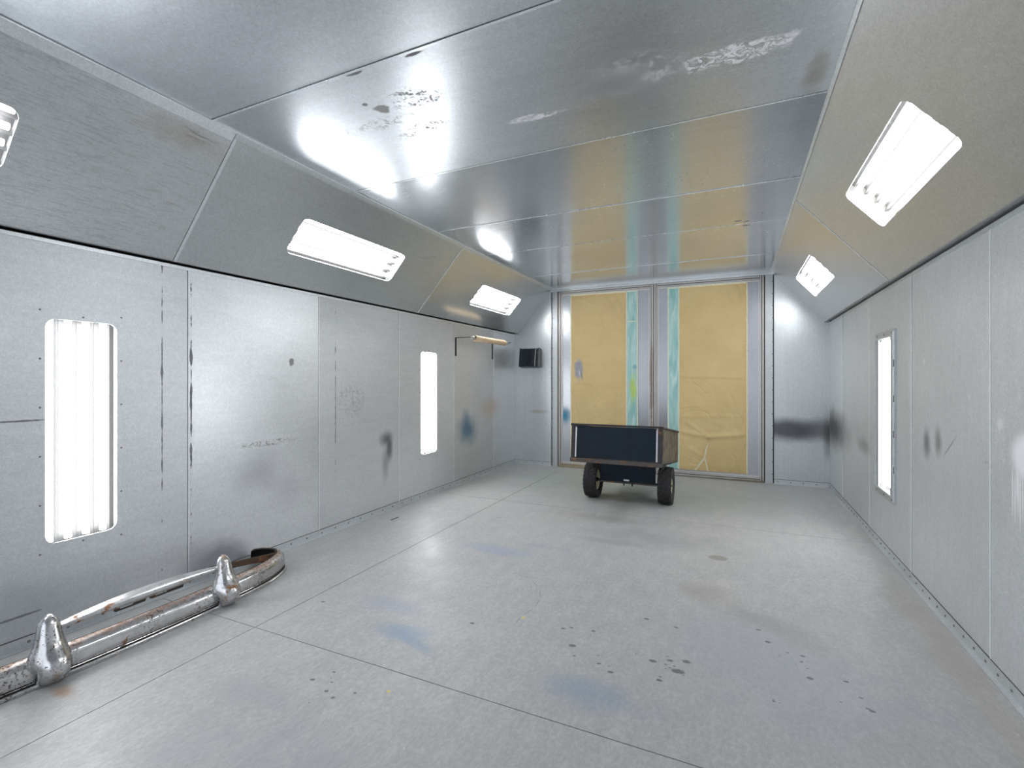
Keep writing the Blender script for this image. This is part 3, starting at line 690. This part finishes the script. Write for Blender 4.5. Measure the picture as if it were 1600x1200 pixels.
# ------------------------------------------------------------------ chrome bumper along the left wall
def chrome(name, rust, spots, band=None, dull=0., ps=48.):
    t = NT(name); p = t.pos()
    a = t.noise(7., detail=6., rough=.7); b = t.noise(55., detail=4., rough=.7); c = t.noise(ps, detail=4., rough=.75)
    rc = t.mix(t.mr(b, .3, .7), (.12,.05,.02), (.38,.20,.10))
    f = t.mr(a, .64-rust, .70-rust)
    if band:
        z = t.n('SeparateXYZ', (p,), out=2)
        f = t.math('MAXIMUM', f, t.math('MULTIPLY', t.mr(t.math('ADD', z, t.math('MULTIPLY', t.math('SUBTRACT', a, .5), .06)), band[0], band[1]), t.mr(c, .35, .6, .35, .9)))
    sp = t.math('MULTIPLY', t.mr(c, .66-spots, .69-spots), t.mr(t.noise(4., detail=3.), .40, .55))
    haze = t.noise(11., detail=4.); col = t.mix(f, t.mix(t.mr(haze, .35, .65), (.54,.535,.53), (.68,.68,.69)), rc); col = t.mix(sp, col, (.075,.058,.048))
    any_ = t.math('MAXIMUM', f, sp)
    return t.fin(col, t.math('ADD', t.mr(b, .3, .7, .10+dull, .20+dull), t.math('MULTIPLY', any_, .5)), t.math('SUBTRACT', 1., t.math('MULTIPLY', any_, .9)), t.bump(b, .08, .001))
M_chrome = chrome('pitted_chrome_bar', .0, .11, (.108,.124), .06, 75.)
M_chg = chrome('pitted_chrome_guard', .075, .085, None, .08, 85.)
M_chr = chrome('worn_chrome_rail', .075, .02, None, .16)
M_rust = cart_mat('rusty_brown_iron', (.10,.065,.045), .10, 0., .7)
M_dirt = cart_mat('grimy_dark_steel', (.05,.042,.036), .05, .3, .5)
M_under = plain('shaded_grimy_inside', (.016,.014,.013), .8)
bump = thing('car_bumper', 'old pitted chrome car bumper lying along the left wall', 'bumper', (-2.75, 1.485, 0))
B0 = Vector((-2.75, 1.485, 0))
half = [(-3.165,2.365),(-3.14,2.40),(-3.095,2.44),(-3.00,2.470),(-2.93,2.450),(-2.865,2.395),(-2.815,2.305),(-2.780,2.20),(-2.760,2.08),(-2.747,1.92),(-2.737,1.70),(-2.734,1.485)]
pts = [Vector((x, y, 0)) for x, y in half] + [Vector((x, 2.97 - y, 0)) for x, y in half[-2::-1]]
def catmull(P, k=5):
    out = []
    for i in range(len(P)-1):
        p0, p1, p2, p3 = P[max(0,i-1)], P[i], P[i+1], P[min(len(P)-1,i+2)]
        for j in range(k):
            t = j/k; out.append(.5*((2*p1) + (p2-p0)*t + (2*p0-5*p1+4*p2-p3)*t*t + (3*p1-p0-3*p2+p3)*t**3))
    return out + [P[-1]]
path = catmull(pts)
# outer skin: (outward offset, height); returns along the inside to give the sheet its thickness
outer = [(-.055,.126),(-.040,.130),(-.018,.118),(-.004,.104),(0.,.096),(.003,.078),(.004,.056),(.003,.040),(-.002,.029),(-.010,.024),(-.008,.0205),(.008,.018),(.014,.013),(.014,.003)]
inner = [(o-.005, z-.001 if z > .05 else z+.002) for o, z in outer[::-1]]
prof = outer + inner
rr = []
for i, p in enumerate(path):
    t = (path[min(i+1, len(path)-1)] - path[max(i-1, 0)]).normalized(); nrm = Vector((-t.y, t.x, 0))
    if (p + nrm*.1 - Vector((-3.6,1.485,0))).length < (p - nrm*.1 - Vector((-3.6,1.485,0))).length: nrm = -nrm
    e = min(i, len(path)-1-i); k = min(1., .80 + .20*math.sin(min(1., e/4)*math.pi/2))       # ends taper to a rounded tip
    rr.append([p + nrm*o + Vector((0,0,.066 + (z-.066)*k)) - B0 for o, z in prof])
mb = MB(); mb.rings(rr); bar = mb.build('bumper_bar', M_chrome, bump, smooth=50)
bar.data.materials.append(M_under); npf = len(prof)
for i, p in enumerate(bar.data.polygons):      # grimy inside of the pressing, painted dark for its unlit hollow
    if i < npf*(len(rr)-1) and len(outer) <= i % npf < npf - 1: p.material_index = 1
def guard(y):
    g = bpy.data.objects.new('x', None); bpy.data.objects.remove(g)
    secs = [(.004,.036,.036,-.030),(.012,.052,.060,-.022),(.035,.060,.075,-.014),(.070,.065,.083,-.008),(.100,.066,.081,-.010),(.125,.063,.072,-.017),(.150,.057,.060,-.026),(.180,.052,.050,-.033),
            (.215,.046,.043,-.037),(.248,.040,.038,-.040),(.268,.033,.031,-.042),(.283,.022,.022,-.043),(.292,.008,.008,-.043)]
    mb = MB(); n = 24; rr = []
    for z, hw_, hd, c in secs:
        ring = []
        for k in range(n):
            a = 2*math.pi*k/n; ca, sa = math.cos(a), math.sin(a)
            q = 1. if ca > 0 else .55            # flatter at the back, a soft nose in front
            fl = 1 + (.30*math.exp(-((z-.125)/.035)**2) if sa < 0 and ca < .3 else 0)
            ring.append(Vector((-2.735 + c + hd*q*ca, y + fl*hw_*math.copysign(abs(sa)**.85, sa), z)) - B0)
        rr.append(ring)
    mb.rings(rr); mb.build('bumper_guard', M_chg, bump, smooth=60)
guard(1.085); guard(1.893)
def arch(y): return 1 - ((y - 1.49)/.40)**2
mb = MB(); rr = []
def railz(y): return .229 + .025*max(0, arch(y))
for i in range(25):
    y = 1.10 + .78*i/24; a = max(0, arch(y)); zt_ = railz(y); wd = .030 + .040*a; h = .018 + .024*a
    sec = [(-.62*wd, -.002), (-.45*wd, 0.), (.05*wd, -.10*h), (.36*wd, -.30*h), (.48*wd, -.58*h), (.40*wd, -.86*h), (.28*wd, -1.*h), (.22*wd, -.92*h), (.30*wd, -.6*h), (.2*wd, -.36*h), (-.1*wd, -.22*h), (-.6*wd, -.12*h - .002)]
    rr.append([Vector((-2.775 + o_, y, zt_ + q)) - B0 for o_, q in sec])
mb.rings(rr); rail = mb.build('upper_rail', M_chr, bump, smooth=50)
for ya, yb in ((1.325,1.478),(1.484,1.665)):
    mb = MB()
    Fz = lambda u, v, w=0.: Vector((-2.764 + w, u, v)) - B0
    mid = (ya+yb)/2; zz = railz(mid) - .018 - .024*max(0, arch(mid))
    o = [(ya, zz+.012), (ya+.006, zz-.012), (ya+.014, zz-.016), (yb-.012, zz-.016), (yb, zz+.012)]
    sheet(mb, Fz, o, [rounded(ya+.03, ya+.09, zz-.009, zz-.001, .0038, 3)], w=.004, t=.006)
    mb.build('plate_bracket', M_dirt, rail)
mb = MB()
rr = []
for i, (x, y) in enumerate(((-3.095,2.01),(-3.085,2.055),(-3.055,2.12),(-3.01,2.21),(-2.965,2.30),(-2.935,2.385))):
    rr.append([Vector((x, y, .082)) - B0, Vector((x+.007, y-.003, .082)) - B0, Vector((x+.007, y-.003, .124)) - B0, Vector((x, y, .124)) - B0])
mb.rings(rr); mb.build('mounting_arm', M_rust, bump, bevel=.002)

# ------------------------------------------------------------------ roll rack, paper roll, wall pocket, scrap
def bracket(y, z, label):
    k = thing('roll_bracket', label, 'bracket', (XL, y, z), 'brackets of the paper roll')
    mb = MB(); mb.box(0, .007, -.014, .014, -.235, 0); mb.build('wall_leg', M_black, k, bevel=.0015)
    mb = MB(); mb.box(.007, .300, -.012, .012, -.008, 0); mb.build('arm', M_black, k, bevel=.0015)
    return k
k1 = bracket(5.251, 1.872, 'black angle bracket at the near end of the tan paper roll')
bracket(6.263, 1.868, 'black angle bracket below the far end of the tan paper roll')
mb = MB(); mb.cyl((.267, -.056, -.019), (.267, -.016, -.019), .020, .028, n=12); mb.build('end_collar', plain('dull_grey_collar', (.40,.40,.38), .5, .5), k1, smooth=40)
roll = thing('paper_roll', 'slim tan paper roll held on black brackets high on left wall', 'paper roll', (-2.945, 5.700, 1.853))
mb = MB(); mb.rings([[Vector((r*math.cos(2*math.pi*k/24), y, r*math.sin(2*math.pi*k/24))) for k in range(24)] for r, y in ((.013,-.430),(.036,-.430),(.038,-.424),(.037,0.),(.038,.424),(.036,.430),(.013,.430))], False, True)
mb.build('paper', plain('tan_roll_paper', (.66,.50,.33), .6, 0., .08, 9.), roll, smooth=40)
mb = MB(); mb.rings([[Vector((r*math.cos(2*math.pi*k/16), y, r*math.sin(2*math.pi*k/16))) for k in range(16)] for r, y in ((.0125,-.434),(.0185,-.434),(.0185,.434),(.0125,.434))], False, True)
mb.build('core', plain('brown_card_core', (.32,.20,.11), .7), roll, smooth=40)
mb = MB(); mb.cyl((0, -.430, 0), (0, .548, 0), .012, n=12); mb.build('rod', plain('grey_steel_rod', (.45,.45,.46), .35, .8), roll, smooth=40)

pk = thing('wall_pocket', 'small black metal wall pocket on the far wall left of doors', 'wall pocket', (-2.905, YB, 1.52))
Mp = Matrix.Translation((0,-.045,0)) @ Matrix.Rotation(R(-9), 4, 'X')
mb = MB()
mb.box(-.165,.155,.000,.004,0,.30,M=Mp); mb.box(-.165,-.161,-.125,0,0,.30,M=Mp); mb.box(-.165,.155,-.129,-.125,0,.285,M=Mp); mb.box(-.165,.155,-.125,0,0,.004,M=Mp)
mb.build('tray', plain('glossy_black_tray', (.010,.014,.018), .25, 0., .1), pk, bevel=.002)
mb = MB(); mb.box(.151,.155,-.125,0,0,.30,M=Mp); mb.build('side_plate', plain('dark_grey_side_plate', (.09,.095,.10), .35), pk)
mb = MB(); mb.box(-.14,.03,-.133,-.129,.02,.265,M=Mp); mb.build('front_plate', plain('dark_glass_plate', (.008,.014,.02), .12), pk)
mb = MB(); mb.box(.10,.112,-.132,-.129,.01,.275,M=Mp); mb.build('edge_strip', plain('grey_edge_strip', (.25,.26,.27), .4), pk)
mb = MB(); mb.box(.158,.172,-.07,0,0,.012); mb.box(.150,.170,-.006,0,0,.29); mb.build('mounting_bracket', plain('pale_bracket', (.55,.57,.58), .4, .5), pk)
mb = MB(); mb.hexa([(-.006,-.058,0),(.006,-.05,0),(.009,.05,0),(-.004,.058,0),(-.005,-.05,.004),(.004,-.045,.004),(.007,.045,.004),(-.003,.05,.004)])
s = mb.build('floor_scrap', plain('dark_scrap', (.04,.04,.04), .6)); s.location = (-2.972, 3.742, 0); tag(s, 'thin dark strip of scrap lying on the floor by left baseboard', 'scrap')

# ------------------------------------------------------------------ daylight through the open front, camera
scn.cycles.sample_clamp_indirect = 4.
w = bpy.data.worlds.new('daylight'); scn.world = w; w.use_nodes = True
bg = w.node_tree.nodes['Background']; bg.inputs[0].default_value = (.86,.91,1.,1); bg.inputs[1].default_value = 1.1
cam = bpy.data.cameras.new('camera'); co = bpy.data.objects.new('camera', cam); C.objects.link(co)
co.location = (0, 0, 1.338); co.rotation_euler = (R(90), 0, .4328)
cam.sensor_fit = 'HORIZONTAL'; cam.sensor_width = 36; cam.lens = 36*754.35/1600; cam.shift_y = -6.88/1600; cam.clip_start = .01
scn.camera = co
vs = scn.view_settings; vs.view_transform = 'Standard'; vs.look = 'None'; vs.gamma = 1; vs.use_curve_mapping = False; vs.exposure = .62
